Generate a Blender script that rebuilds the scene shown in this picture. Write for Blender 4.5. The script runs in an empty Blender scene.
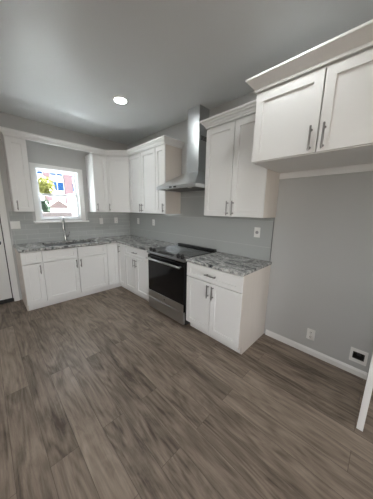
import bpy, bmesh, math, random
from mathutils import Matrix, Vector
random.seed(7)
SC = bpy.context.scene
COL = SC.collection

# ------------------------------------------------------------------ camera
cam_d = bpy.data.cameras.new('camera'); cam = bpy.data.objects.new('camera', cam_d); COL.objects.link(cam)
cam_d.sensor_fit = 'HORIZONTAL'; cam_d.sensor_width = 36.0; cam_d.lens = 36.0 * 200.395 / 373.0
cam_d.clip_start = 0.02
CR = Vector((0.70696, -0.70704, 0.01752)).normalized(); CF = Vector((0.69618, 0.69131, -0.19346)).normalized(); CU = CR.cross(CF)
cam.matrix_world = Matrix(((CR.x, CU.x, -CF.x, -2.272), (CR.y, CU.y, -CF.y, -4.03), (CR.z, CU.z, -CF.z, 1.477), (0, 0, 0, 1)))
SC.camera = cam

# ------------------------------------------------------------------ world, sun, daylight, exposure
SC.view_settings.view_transform = 'Standard'; SC.view_settings.look = 'None'
SC.view_settings.gamma = 1.0; SC.view_settings.use_curve_mapping = False
SC.view_settings.exposure = 0.40
try:
    SC.cycles.use_denoising = True
    SC.cycles.max_bounces = 10; SC.cycles.diffuse_bounces = 6; SC.cycles.sample_clamp_indirect = 25.0
except Exception:
    pass
W = bpy.data.worlds.new('sky'); SC.world = W; W.use_nodes = True
wn = W.node_tree; wn.nodes.clear()
sky = wn.nodes.new('ShaderNodeTexSky'); sky.sky_type = 'NISHITA'; sky.sun_disc = False
sky.sun_elevation = math.radians(50); sky.sun_rotation = math.radians(60); sky.air_density = 1.0
bg = wn.nodes.new('ShaderNodeBackground'); bg.inputs['Strength'].default_value = 1.15
wo = wn.nodes.new('ShaderNodeOutputWorld')
hsv = wn.nodes.new('ShaderNodeHueSaturation'); hsv.inputs['Saturation'].default_value = 0.2   # hazy sky
wn.links.new(sky.outputs[0], hsv.inputs['Color']); wn.links.new(hsv.outputs[0], bg.inputs[0]); wn.links.new(bg.outputs[0], wo.inputs[0])
sun_d = bpy.data.lights.new('sun', 'SUN'); sun_d.energy = 160.0; sun_d.angle = math.radians(0.6); sun_d.color = (0.93, 0.98, 1.0)
sun = bpy.data.objects.new('sun', sun_d); COL.objects.link(sun)
sun.rotation_euler = Vector((-0.55, 0.0, -0.83)).to_track_quat('-Z', 'Y').to_euler()

def area(name, loc, target, sx, sy, energy, color, portal=False):
    d = bpy.data.lights.new(name, 'AREA'); d.shape = 'RECTANGLE'; d.size = sx; d.size_y = sy
    d.energy = energy; d.color = color
    o = bpy.data.objects.new(name, d); COL.objects.link(o); o.location = loc
    o.rotation_euler = (Vector(target) - Vector(loc)).to_track_quat('-Z', 'Y').to_euler()
    if portal: d.cycles.is_portal = True
    return o
# daylight through the window behind the camera, an added left fill, and a portal for the sink window
area('daylight_front_window', (-2.9, -7.45, 1.45), (-2.9, 0, 1.3), 2.1, 1.4, 20, (1.0, 0.84, 0.68))
area('added_left_fill', (-4.35, -3.9, 1.55), (0, -3.7, 1.35), 1.1, 1.2, 9, (1.0, 0.84, 0.68))  # fill light added at the left to brighten the right wall
area('sink_window_portal', (-1.305, 0.10, 1.70), (-1.305, -3, 1.70), 0.66, 0.82, 1, (1, 1, 1), True)

# ------------------------------------------------------------------ materials
def new_mat(name):
    m = bpy.data.materials.new(name); m.use_nodes = True
    nt = m.node_tree; b = nt.nodes['Principled BSDF']
    return m, nt, b
def plain(name, col, rough=0.5, metal=0.0, spec=0.5, bump=0.0, bscale=200.0, var=0.0, vscale=4.0, aniso=None):
    m, nt, b = new_mat(name)
    b.inputs['Base Color'].default_value = (*col, 1); b.inputs['Roughness'].default_value = rough
    b.inputs['Metallic'].default_value = metal; b.inputs['Specular IOR Level'].default_value = spec
    tc = nt.nodes.new('ShaderNodeTexCoord')
    if var > 0:
        n = nt.nodes.new('ShaderNodeTexNoise'); n.inputs['Scale'].default_value = vscale; n.inputs['Detail'].default_value = 4
        mr = nt.nodes.new('ShaderNodeMapRange'); mr.inputs[3].default_value = 1 - var; mr.inputs[4].default_value = 1 + var
        mx = nt.nodes.new('ShaderNodeMix'); mx.data_type = 'RGBA'; mx.blend_type = 'MULTIPLY'; mx.inputs[0].default_value = 1
        mx.inputs[6].default_value = (*col, 1)
        if aniso:
            mp = nt.nodes.new('ShaderNodeMapping'); mp.inputs['Scale'].default_value = aniso
            nt.links.new(tc.outputs['Object'], mp.inputs[0]); nt.links.new(mp.outputs[0], n.inputs['Vector'])
        else:
            nt.links.new(tc.outputs['Object'], n.inputs['Vector'])
        nt.links.new(n.outputs['Fac'], mr.inputs[0]); nt.links.new(mr.outputs[0], mx.inputs[7]); nt.links.new(mx.outputs[2], b.inputs['Base Color'])
    if bump > 0:
        n2 = nt.nodes.new('ShaderNodeTexNoise'); n2.inputs['Scale'].default_value = bscale; n2.inputs['Detail'].default_value = 3
        bp = nt.nodes.new('ShaderNodeBump'); bp.inputs['Strength'].default_value = bump; bp.inputs['Distance'].default_value = 0.002
        nt.links.new(tc.outputs['Object'], n2.inputs['Vector']); nt.links.new(n2.outputs['Fac'], bp.inputs['Height']); nt.links.new(bp.outputs[0], b.inputs['Normal'])
    return m

M = {}
M['wall'] = plain('grey_wall_paint', (0.50, 0.505, 0.50), 0.55, spec=0.4, bump=0.15, bscale=350)
M['ceil'] = plain('ceiling_paint', (0.67, 0.685, 0.69), 0.42, spec=0.5, bump=0.06, bscale=250)
M['trim'] = plain('white_trim_paint', (0.80, 0.80, 0.79), 0.35)
M['cab'] = plain('white_cabinet_lacquer', (0.80, 0.805, 0.80), 0.33, spec=0.5)
M['panel'] = plain('beige_side_panel', (0.69, 0.64, 0.59), 0.45, var=0.05, vscale=3, aniso=(14, 14, 0.8))
M['handle'] = plain('brushed_nickel', (0.30, 0.295, 0.29), 0.32, 1.0)
M['steel'] = plain('brushed_stainless', (0.50, 0.50, 0.50), 0.28, 1.0, var=0.06, vscale=1, aniso=(3, 3, 160))
M['steel_hood'] = plain('hood_stainless', (0.60, 0.62, 0.63), 0.33, 1.0, var=0.04, vscale=1, aniso=(90, 90, 2))
M['sink'] = plain('sink_steel', (0.45, 0.46, 0.47), 0.3, 1.0)
M['chrome'] = plain('faucet_nickel', (0.45, 0.45, 0.45), 0.18, 1.0)
M['steel_dark'] = plain('dark_stainless', (0.26, 0.26, 0.26), 0.35, 1.0)
M['knob_steel'] = plain('knob_dark_metal', (0.035, 0.035, 0.036), 0.3, 0.6)
M['black_glass'] = plain('black_glass', (0.006, 0.006, 0.007), 0.05, spec=0.6)
M['oven_glass'] = plain('oven_glass', (0.004, 0.004, 0.005), 0.12, spec=0.35)
M['black'] = plain('black_enamel', (0.012, 0.012, 0.013), 0.4)
M['darkgrey'] = plain('dark_grey_plastic', (0.06, 0.06, 0.065), 0.4)
M['ring'] = plain('burner_ring_grey', (0.09, 0.09, 0.095), 0.25)
M['plastic'] = plain('white_plastic', (0.82, 0.82, 0.80), 0.35)
M['grey_plastic'] = plain('grey_plastic', (0.33, 0.33, 0.33), 0.4)
M['void'] = plain('dark_recess', (0.03, 0.028, 0.026), 0.7)
M['brass'] = plain('brass_valve', (0.45, 0.32, 0.14), 0.35, 1.0)
M['door'] = plain('white_door_paint', (0.74, 0.74, 0.73), 0.4)
M['knob'] = plain('dark_bronze_hardware', (0.05, 0.048, 0.045), 0.35, 0.8)
M['vinyl'] = plain('white_vinyl', (0.84, 0.86, 0.88), 0.35)
M['screwhole'] = plain('slot_dark', (0.05, 0.05, 0.05), 0.6)
M['edge'] = plain('tile_edge_metal', (0.16, 0.17, 0.17), 0.35, 0.7)
M['bounce_pale'] = plain('pale_bounce_block', (0.74, 0.74, 0.73), 0.9, var=0.06)  # for the added bounce block below the sink window
M['asphalt'] = plain('dark_asphalt', (0.06, 0.06, 0.058), 0.9, var=0.15)
M['extwhite'] = plain('white_siding', (0.80, 0.80, 0.79), 0.7, var=0.03)
M['brick'] = plain('pale_brick', (0.20, 0.125, 0.135), 0.85, var=0.2, vscale=9)
M['skyglass'] = plain('sky_reflection_glazing', (0.012, 0.065, 0.19), 0.6, spec=0.1, var=0.4, vscale=1.2)  # sky reflection put into the pane colour as flat blue
M['roofpink'] = plain('pinkish_shingle', (0.17, 0.125, 0.12), 0.9, var=0.15)
M['tanwall'] = plain('taupe_block_wall', (0.14, 0.115, 0.11), 0.9, var=0.12)
M['leafy'] = plain('yellow_green_leaf', (0.17, 0.17, 0.035), 0.6, var=0.3, vscale=3)
M['leafd'] = plain('dark_green_leaf', (0.025, 0.05, 0.025), 0.6, var=0.3, vscale=3)
M['bark'] = plain('bark', (0.16, 0.11, 0.08), 0.9, var=0.3)

_nt = M['steel_hood'].node_tree; _b = _nt.nodes['Principled BSDF']; _b.inputs['Anisotropic'].default_value = 0.75; _b.inputs['Anisotropic Rotation'].default_value = 0.25
_t = _nt.nodes.new('ShaderNodeTangent'); _t.direction_type = 'RADIAL'; _t.axis = 'Z'; _nt.links.new(_t.outputs[0], _b.inputs['Tangent'])
def lamp_mat():
    m, nt, b = new_mat('led_lens')
    b.inputs['Base Color'].default_value = (0.9, 0.9, 0.9, 1)
    b.inputs['Emission Color'].default_value = (0.97, 1.0, 0.99, 1); b.inputs['Emission Strength'].default_value = 86.0
    return m
M['lamp'] = lamp_mat()
def glass_mat():
    m = bpy.data.materials.new('window_glass'); m.use_nodes = True; nt = m.node_tree; nt.nodes.clear()
    t = nt.nodes.new('ShaderNodeBsdfTransparent'); t.inputs[0].default_value = (0.95, 0.97, 0.97, 1)
    g = nt.nodes.new('ShaderNodeBsdfGlossy'); g.inputs['Roughness'].default_value = 0.02
    lw = nt.nodes.new('ShaderNodeLayerWeight'); pw = nt.nodes.new('ShaderNodeMath'); pw.operation = 'POWER'; pw.inputs[1].default_value = 5
    f = nt.nodes.new('ShaderNodeMath'); f.operation = 'MULTIPLY_ADD'; f.inputs[1].default_value = 0.9; f.inputs[2].default_value = 0.03
    nt.links.new(lw.outputs['Facing'], pw.inputs[0]); nt.links.new(pw.outputs[0], f.inputs[0])
    x = nt.nodes.new('ShaderNodeMixShader'); o = nt.nodes.new('ShaderNodeOutputMaterial')
    nt.links.new(f.outputs[0], x.inputs[0]); nt.links.new(t.outputs[0], x.inputs[1]); nt.links.new(g.outputs[0], x.inputs[2]); nt.links.new(x.outputs[0], o.inputs[0])
    return m
M['glass'] = glass_mat()

def floor_mat():
    m, nt, b = new_mat('grey_brown_oak_planks'); N = nt.nodes; L = nt.links
    tc = N.new('ShaderNodeTexCoord')
    mp = N.new('ShaderNodeMapping'); mp.inputs['Rotation'].default_value = (0, 0, math.radians(90)); mp.inputs['Location'].default_value = (0.35, 0.05, 0)
    L.new(tc.outputs['Object'], mp.inputs[0])
    br = N.new('ShaderNodeTexBrick'); br.offset = 0.37; br.offset_frequency = 2; br.squash = 1
    br.inputs['Color1'].default_value = (0, 0, 0, 1); br.inputs['Color2'].default_value = (1, 1, 1, 1); br.inputs['Mortar'].default_value = (0.5, 0.5, 0.5, 1)
    br.inputs['Scale'].default_value = 1.0; br.inputs['Brick Width'].default_value = 1.22; br.inputs['Row Height'].default_value = 0.152
    br.inputs['Mortar Size'].default_value = 0.0012; br.inputs['Mortar Smooth'].default_value = 0.3; br.inputs['Bias'].default_value = 0.0
    L.new(mp.outputs[0], br.inputs['Vector'])
    # offset the grain for every plank
    sc = N.new('ShaderNodeVectorMath'); sc.operation = 'SCALE'; sc.inputs['Scale'].default_value = 37.0; L.new(br.outputs['Color'], sc.inputs[0])
    ad = N.new('ShaderNodeVectorMath'); ad.operation = 'ADD'; L.new(mp.outputs[0], ad.inputs[0]); L.new(sc.outputs[0], ad.inputs[1])
    def noise(scale, detail, rough=0.6, dist=0.0):
        m2 = N.new('ShaderNodeMapping'); m2.inputs['Scale'].default_value = scale; L.new(ad.outputs[0], m2.inputs[0])
        n = N.new('ShaderNodeTexNoise'); n.inputs['Scale'].default_value = 1.0; n.inputs['Detail'].default_value = detail
        n.inputs['Roughness'].default_value = rough; n.inputs['Distortion'].default_value = dist; L.new(m2.outputs[0], n.inputs['Vector']); return n
    blotch = noise((2.2, 9.0, 1.0), 4, 0.62, 1.0)
    grain = noise((5.0, 75.0, 1.0), 6, 0.7, 0.4)
    # cathedral rings
    m3 = N.new('ShaderNodeMapping'); m3.inputs['Scale'].default_value = (0.85, 6.5, 1.0); L.new(ad.outputs[0], m3.inputs[0])
    n3 = N.new('ShaderNodeTexNoise'); n3.inputs['Scale'].default_value = 1.0; n3.inputs['Detail'].default_value = 1.5; L.new(m3.outputs[0], n3.inputs['Vector'])
    mu = N.new('ShaderNodeMath'); mu.operation = 'MULTIPLY'; mu.inputs[1].default_value = 75.0; L.new(n3.outputs['Fac'], mu.inputs[0])
    si = N.new('ShaderNodeMath'); si.operation = 'SINE'; L.new(mu.outputs[0], si.inputs[0])
    def mad(src, k, c):
        a = N.new('ShaderNodeMath'); a.operation = 'MULTIPLY_ADD'; a.inputs[1].default_value = k; a.inputs[2].default_value = c; L.new(src, a.inputs[0]); return a.outputs[0]
    def add(a, c):
        x = N.new('ShaderNodeMath'); x.operation = 'ADD'; L.new(a, x.inputs[0]); L.new(c, x.inputs[1]); return x.outputs[0]
    sep = N.new('ShaderNodeSeparateColor'); L.new(br.outputs['Color'], sep.inputs[0])
    v = add(mad(sep.outputs[0], 0.16, -0.08), mad(blotch.outputs['Fac'], 0.85, 0.06))
    v = add(v, mad(grain.outputs['Fac'], 0.55, -0.275))
    v = add(v, mad(si.outputs[0], 0.06, 0.0))
    ramp = N.new('ShaderNodeValToRGB'); e = ramp.color_ramp.elements
    e[0].position = 0.22; e[0].color = (0.085, 0.063, 0.046, 1); e[1].position = 0.80; e[1].color = (0.40, 0.325, 0.258, 1)
    e2 = ramp.color_ramp.elements.new(0.50); e2.color = (0.25, 0.20, 0.158, 1)
    L.new(v, ramp.inputs[0])
    mx = N.new('ShaderNodeMix'); mx.data_type = 'RGBA'; mx.inputs[7].default_value = (0.085, 0.067, 0.053, 1)
    L.new(br.outputs['Fac'], mx.inputs[0]); L.new(ramp.outputs[0], mx.inputs[6]); L.new(mx.outputs[2], b.inputs['Base Color'])
    b.inputs['Roughness'].default_value = 0.42; b.inputs['Specular IOR Level'].default_value = 0.4
    bp = N.new('ShaderNodeBump'); bp.inputs['Strength'].default_value = 0.25; bp.inputs['Distance'].default_value = 0.001
    L.new(v, bp.inputs['Height']); L.new(bp.outputs[0], b.inputs['Normal'])
    return m
M['floor'] = floor_mat()

def granite_mat():
    m, nt, b = new_mat('grey_white_granite'); N = nt.nodes; L = nt.links
    tc = N.new('ShaderNodeTexCoord'); mp = N.new('ShaderNodeMapping'); mp.inputs['Rotation'].default_value = (0, 0, math.radians(-28)); mp.inputs['Scale'].default_value = (7.5, 3.0, 5)
    L.new(tc.outputs['Object'], mp.inputs[0])
    n1 = N.new('ShaderNodeTexNoise'); n1.inputs['Scale'].default_value = 2.0; n1.inputs['Detail'].default_value = 8; n1.inputs['Roughness'].default_value = 0.62; n1.inputs['Distortion'].default_value = 1.4
    L.new(mp.outputs[0], n1.inputs['Vector'])
    r1 = N.new('ShaderNodeValToRGB'); e = r1.color_ramp.elements
    e[0].position = 0.33; e[0].color = (0.030, 0.032, 0.036, 1); e[1].position = 0.62; e[1].color = (0.68, 0.68, 0.66, 1)
    x = r1.color_ramp.elements.new(0.41); x.color = (0.17, 0.175, 0.178, 1)
    x = r1.color_ramp.elements.new(0.48); x.color = (0.42, 0.425, 0.42, 1)
    L.new(n1.outputs['Fac'], r1.inputs[0])
    n2 = N.new('ShaderNodeTexNoise'); n2.inputs['Scale'].default_value = 55; n2.inputs['Detail'].default_value = 3; L.new(tc.outputs['Object'], n2.inputs['Vector'])
    r2 = N.new('ShaderNodeValToRGB'); r2.color_ramp.elements[0].position = 0.35; r2.color_ramp.elements[0].color = (0.45, 0.45, 0.45, 1); r2.color_ramp.elements[1].position = 0.6
    L.new(n2.outputs['Fac'], r2.inputs[0])
    mx = N.new('ShaderNodeMix'); mx.data_type = 'RGBA'; mx.blend_type = 'MULTIPLY'; mx.inputs[0].default_value = 0.8
    L.new(r1.outputs[0], mx.inputs[6]); L.new(r2.outputs[0], mx.inputs[7]); L.new(mx.outputs[2], b.inputs['Base Color'])
    b.inputs['Roughness'].default_value = 0.12; b.inputs['Specular IOR Level'].default_value = 0.6
    return m
M['granite'] = granite_mat()

def tile_mat(name, rot):
    m, nt, b = new_mat(name); N = nt.nodes; L = nt.links
    tc = N.new('ShaderNodeTexCoord'); mp = N.new('ShaderNodeMapping'); mp.inputs['Rotation'].default_value = rot; mp.inputs['Location'].default_value = (0.02, 0.0115, 0)
    L.new(tc.outputs['Object'], mp.inputs[0])
    br = N.new('ShaderNodeTexBrick'); br.offset = 0.5
    br.inputs['Color1'].default_value = (0.40, 0.42, 0.415, 1); br.inputs['Color2'].default_value = (0.44, 0.46, 0.455, 1); br.inputs['Mortar'].default_value = (0.62, 0.63, 0.62, 1)
    br.inputs['Scale'].default_value = 1; br.inputs['Brick Width'].default_value = 0.30; br.inputs['Row Height'].default_value = 0.076; br.inputs['Mortar Size'].default_value = 0.0016; br.inputs['Mortar Smooth'].default_value = 0.2
    L.new(mp.outputs[0], br.inputs['Vector']); L.new(br.outputs['Color'], b.inputs['Base Color'])
    b.inputs['Roughness'].default_value = 0.05; b.inputs['Specular IOR Level'].default_value = 0.6
    n = N.new('ShaderNodeTexNoise'); n.inputs['Scale'].default_value = 9; L.new(tc.outputs['Object'], n.inputs['Vector'])
    su = N.new('ShaderNodeMath'); su.operation = 'SUBTRACT'; L.new(n.outputs['Fac'], su.inputs[0]); L.new(br.outputs['Fac'], su.inputs[1])
    bp = N.new('ShaderNodeBump'); bp.inputs['Strength'].default_value = 0.35; bp.inputs['Distance'].default_value = 0.001
    L.new(su.outputs[0], bp.inputs['Height']); L.new(bp.outputs[0], b.inputs['Normal'])
    return m
M['tile_back'] = tile_mat('grey_glass_tile_back', (math.radians(-90), 0, 0))
M['tile_right'] = tile_mat('grey_glass_tile_right', (math.radians(-90), math.radians(0), math.radians(90)))

# ------------------------------------------------------------------ mesh helpers
def box(bm, x0, x1, y0, y1, z0, z1, bev=0.0, mat=None):
    if x0 > x1: x0, x1 = x1, x0
    if y0 > y1: y0, y1 = y1, y0
    if z0 > z1: z0, z1 = z1, z0
    r = bmesh.ops.create_cube(bm, size=1.0)
    vs = r['verts']
    for v in vs:
        v.co = Vector(((x0 + x1) / 2 + v.co.x * (x1 - x0), (y0 + y1) / 2 + v.co.y * (y1 - y0), (z0 + z1) / 2 + v.co.z * (z1 - z0)))
    if bev > 0:
        es = list({e for v in vs for e in v.link_edges})
        rb = bmesh.ops.bevel(bm, geom=es, offset=bev, segments=1, affect='EDGES', profile=0.5)
        vs = list({v for f in rb['faces'] for v in f.verts} | {v for v in vs if v.is_valid})
    if mat is not None:
        for v in vs: v.co = mat @ v.co
    return vs
def tube(bm, pts, rad, seg=10, cap=True):
    pts = [Vector(p) for p in pts]; rings = []
    rads = rad if isinstance(rad, (list, tuple)) else [rad] * len(pts)
    t0 = (pts[1] - pts[0]).normalized(); up = Vector((0, 0, 1)) if abs(t0.z) < 0.9 else Vector((1, 0, 0))
    n = t0.cross(up).normalized()
    for i, p in enumerate(pts):
        t = (pts[min(i + 1, len(pts) - 1)] - pts[max(i - 1, 0)])
        t.normalize(); n = (n - t * n.dot(t)).normalized(); bb = t.cross(n)
        rings.append([bm.verts.new(p + (n * math.cos(a) + bb * math.sin(a)) * rads[i]) for a in [2 * math.pi * k / seg for k in range(seg)]])
    for a, b in zip(rings, rings[1:]):
        for k in range(seg): bm.faces.new((a[k], a[(k + 1) % seg], b[(k + 1) % seg], b[k]))
    if cap:
        bm.faces.new(rings[0][::-1]); bm.faces.new(rings[-1])
def lathe(bm, prof, seg=32, mat=None):
    """prof: list of (r, z)"""
    rings = []
    for r, z in prof:
        if r < 1e-6: rings.append([bm.verts.new((0, 0, z))])
        else: rings.append([bm.verts.new((r * math.cos(2 * math.pi * k / seg), r * math.sin(2 * math.pi * k / seg), z)) for k in range(seg)])
    for a, b in zip(rings, rings[1:]):
        for k in range(seg):
            k2 = (k + 1) % seg
            f = [a[k % len(a)], a[k2 % len(a)], b[k2 % len(b)], b[k % len(b)]]
            f = list(dict.fromkeys(f))
            if len(f) > 2: bm.faces.new(f)
    if mat is not None:
        for r in rings:
            for v in r: v.co = mat @ v.co
def prism(bm, poly, z0, z1, bev=0.0):
    lo = [bm.verts.new((x, y, z0)) for x, y in poly]; hi = [bm.verts.new((x, y, z1)) for x, y in poly]
    n = len(poly); fs = [bm.faces.new(lo[::-1]), bm.faces.new(hi)]
    for k in range(n): fs.append(bm.faces.new((lo[k], lo[(k + 1) % n], hi[(k + 1) % n], hi[k])))
    if bev > 0: bmesh.ops.bevel(bm, geom=list({e for f in fs for e in f.edges}), offset=bev, segments=1, affect='EDGES')
def plate(bm, xs, ys, z0, z1, inside, axes='xyz', bev=0.0):
    """slab made of grid cells (xs by ys) that inside(cx, cy) accepts; axes maps (u, v, w) to world axes"""
    def P(u, v, w):
        c = [0, 0, 0]
        for a, q in zip(axes, (u, v, w)): c['xyz'.index(a)] = q
        return c
    nx, ny = len(xs) - 1, len(ys) - 1
    ok = [[inside((xs[i] + xs[i + 1]) / 2, (ys[j] + ys[j + 1]) / 2) for j in range(ny)] for i in range(nx)]
    V = {}
    def vt(i, j, w):
        if (i, j, w) not in V: V[(i, j, w)] = bm.verts.new(P(xs[i], ys[j], w))
        return V[(i, j, w)]
    for i in range(nx):
        for j in range(ny):
            if not ok[i][j]: continue
            bm.faces.new([vt(i, j, z1), vt(i + 1, j, z1), vt(i + 1, j + 1, z1), vt(i, j + 1, z1)])
            bm.faces.new([vt(i, j, z0), vt(i, j + 1, z0), vt(i + 1, j + 1, z0), vt(i + 1, j, z0)])
            for (di, dj, a, b2) in ((-1, 0, (i, j + 1), (i, j)), (1, 0, (i + 1, j), (i + 1, j + 1)), (0, -1, (i, j), (i + 1, j)), (0, 1, (i + 1, j + 1), (i, j + 1))):
                ii, jj = i + di, j + dj
                if 0 <= ii < nx and 0 <= jj < ny and ok[ii][jj]: continue
                bm.faces.new([vt(*a, z0), vt(*b2, z0), vt(*b2, z1), vt(*a, z1)])
    bmesh.ops.recalc_face_normals(bm, faces=bm.faces[:])
    if bev > 0:
        es = [e for e in bm.edges if len(e.link_faces) == 2 and e.link_faces[0].normal.dot(e.link_faces[1].normal) < 0.5]
        bmesh.ops.bevel(bm, geom=es, offset=bev, segments=2, affect='EDGES')
def sweep(bm, path, prof):
    """closed profile (offset outwards, z) along a plan path; outwards is the right hand of travel"""
    P = [Vector(p) for p in path]; rings = []
    for i, p in enumerate(P):
        ns = []
        if i > 0: d = (P[i] - P[i - 1]).normalized(); ns.append(Vector((d.y, -d.x)))
        if i < len(P) - 1: d = (P[i + 1] - P[i]).normalized(); ns.append(Vector((d.y, -d.x)))
        if len(ns) == 2:
            mm = (ns[0] + ns[1]).normalized(); mm = mm / mm.dot(ns[0])
        else: mm = ns[0]
        rings.append([bm.verts.new((p.x + mm.x * o, p.y + mm.y * o, z)) for o, z in prof])
    n = len(prof)
    for a, b in zip(rings, rings[1:]):
        for k in range(n): bm.faces.new((a[k], a[(k + 1) % n], b[(k + 1) % n], b[k]))
    bm.faces.new(rings[0][::-1]); bm.faces.new(rings[-1])
    bmesh.ops.recalc_face_normals(bm, faces=bm.faces[:])

def obj(name, bm, mat, parent=None, smooth=False, world=True):
    """link a bmesh (world coordinates) as ONE object; a child is stored relative to its thing"""
    me = bpy.data.meshes.new(name)
    if parent is not None and world:
        org = Vector((0, 0, 0)); p = parent
        while p is not None: org = org + p.location; p = p.parent
        bmesh.ops.translate(bm, verts=bm.verts[:], vec=-org)
    bm.to_mesh(me); bm.free()
    me.materials.append(M[mat] if isinstance(mat, str) else mat)
    if smooth:
        for f in me.polygons: f.use_smooth = True
        try: me.set_sharp_from_angle(angle=math.radians(40))
        except Exception: pass
    o = bpy.data.objects.new(name, me); COL.objects.link(o)
    if parent is not None: o.parent = parent
    return o
def thing(name, label, cat, loc=(0, 0, 0), group=None):
    o = bpy.data.objects.new(name, None); COL.objects.link(o); o.location = loc; o.empty_display_size = 0.1
    o['label'] = label; o['category'] = cat
    if group: o['group'] = group
    return o
def tag(o, label, cat, group=None):
    o['label'] = label; o['category'] = cat
    if group: o['group'] = group
    return o
def struct(name, bm, mat, parent=None, smooth=False):
    o = obj(name, bm, mat, parent, smooth)
    if parent is None: o['kind'] = 'structure'
    return o
B = bmesh.new

# ------------------------------------------------------------------ the setting
H = 2.769; XL = -4.3; YF = -7.4
bm = B(); box(bm, XL - 0.12, 0.12, YF - 0.12, 0.12, -0.12, 0.0); struct('floor', bm, 'floor')
bm = B(); box(bm, XL - 0.12, 0.12, YF - 0.12, 0.12, H, H + 0.12); struct('ceiling', bm, 'ceil')
WX0, WX1, WZ0, WZ1 = -1.625, -0.985, 1.268, 2.105      # window rough opening
DX0, DX1, DZ = -2.96, -2.09, 2.07                      # door opening
bm = B(); plate(bm, [XL, DX0, DX1, WX0, WX1, 0.12], [0, DZ - 0.0, WZ1, H] if False else [0, WZ0, DZ, WZ1, H], 0.0, 0.13,
                lambda x, z: not (DX0 < x < DX1 and z < DZ) and not (WX0 < x < WX1 and WZ0 < z < WZ1), 'xzy'); struct('wall_back', bm, 'wall')
BY0, BY1, BZ0, BZ1 = -4.062, -3.978, 0.155, 0.225      # recess of the water outlet box
bm = B(); plate(bm, [YF, BY0, BY1, 0.0], [0, BZ0, BZ1, H], 0.0, 0.12, lambda y, z: not (BY0 < y < BY1 and BZ0 < z < BZ1), 'yzx'); struct('wall_right', bm, 'wall')
LY0, LY1, LZ0, LZ1 = -4.5, -3.3, 0.9, 2.2
bm = B(); plate(bm, [YF, LY0, LY1, 0.13], [0, LZ0, LZ1, H], XL - 0.12, XL, lambda y, z: not (LY0 < y < LY1 and LZ0 < z < LZ1), 'yzx'); struct('wall_left', bm, 'wall')
FX0, FX1, FZ0, FZ1 = -4.0, -1.8, 0.7, 2.2
bm = B(); plate(bm, [XL - 0.12, FX0, FX1, 0.12], [0, FZ0, FZ1, H], YF - 0.12, YF, lambda x, z: not (FX0 < x < FX1 and FZ0 < z < FZ1), 'xzy'); struct('wall_front', bm, 'wall')

def baseboard(name, y0, y1):
    bm = B(); prof = [(0, 0.0), (0.014, 0.0), (0.014, 0.048), (0.010, 0.057), (0.006, 0.066), (0, 0.066)]
    sweep(bm, [(-0.0005, y0), (-0.0005, y1)], prof)      # travel in -y: the right hand is -x
    return struct(name, bm, 'trim')
baseboard('baseboard_right', -3.172, -4.103)
baseboard('baseboard_right_far', -4.142, YF)

# the sink window: casing, stool, frame, two sashes
w1 = B(); fr = 0.022
plate(w1, [WX0, WX0 + fr, WX1 - fr, WX1], [WZ0, WZ0 + fr, WZ1 - fr, WZ1], 0.0, 0.13, lambda x, z: not (WX0 + fr < x < WX1 - fr and WZ0 + fr < z < WZ1 - fr), 'xzy')
win = struct('window_1', w1, 'vinyl')
CX0, CX1, CZ0, CZ1 = -1.678, -0.920, 1.243, 2.150
bm = B(); plate(bm, [CX0, WX0 + 0.012, WX1 - 0.012, CX1], [CZ0, WZ1 - 0.012, CZ1], -0.02, -0.0005, lambda x, z: not (WX0 + 0.012 < x < WX1 - 0.012 and z < WZ1 - 0.012), 'xzy', 0.003)
obj('window_casing', bm, 'trim', win)
bm = B(); box(bm, CX0 - 0.035, CX1 + 0.045, -0.055, 0.0, 1.225, 1.252, 0.005); box(bm, WX0 + 0.001, WX1 - 0.001, 0.0, 0.046, WZ0 + 0.0005, WZ0 + 0.018, 0.003); box(bm, CX0 + 0.02, CX1 - 0.02, -0.021, -0.0005, 1.252, 1.266)
obj('window_stool', bm, 'trim', win)
MID = 1.685
def sash(z0, z1, y):
    bm = B(); s = 0.032
    plate(bm, [WX0 + fr, WX0 + fr + s, WX1 - fr - s, WX1 - fr], [z0, z0 + s, z1 - s, z1], y, y + 0.035, lambda x, z: not (WX0 + fr + s < x < WX1 - fr - s and z0 + s < z < z1 - s), 'xzy', 0.003)
    o = obj('sash', bm, 'vinyl', win)
    bm = B(); box(bm, WX0 + fr + s - 0.004, WX1 - fr - s + 0.004, y + 0.015, y + 0.02, z0 + s - 0.004, z1 - s + 0.004)
    obj('glass_pane', bm, 'glass', o)
sash(MID - 0.016, WZ1 - fr, 0.085)
sash(WZ0 + fr, MID + 0.016, 0.048)
bm = B(); box(bm, -1.33, -1.28, 0.025, 0.048, MID + 0.004, MID + 0.018, 0.003); obj('sash_lock', bm, 'vinyl', win)

# window behind the camera that lets the daylight in
bm = B(); plate(bm, [FX0, FX0 + 0.05, -2.93, -2.87, FX1 - 0.05, FX1], [FZ0, FZ0 + 0.05, FZ1 - 0.05, FZ1], YF - 0.12, YF - 0.06,
                lambda x, z: not ((FX0 + 0.05 < x < -2.93 or -2.87 < x < FX1 - 0.05) and FZ0 + 0.05 < z < FZ1 - 0.05), 'xzy'); win2 = struct('window_2', bm, 'vinyl')

bm = B(); plate(bm, [LY0, LY0 + 0.05, LY1 - 0.05, LY1], [LZ0, LZ0 + 0.05, 1.52, 1.58, LZ1 - 0.05, LZ1], XL - 0.12, XL - 0.06,
                lambda y, z: not (LY0 + 0.05 < y < LY1 - 0.05 and (LZ0 + 0.05 < z < 1.52 or 1.58 < z < LZ1 - 0.05)), 'yzx'); win3 = struct('added_window_3', bm, 'vinyl')  # unseen opening added for the left fill light

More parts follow.
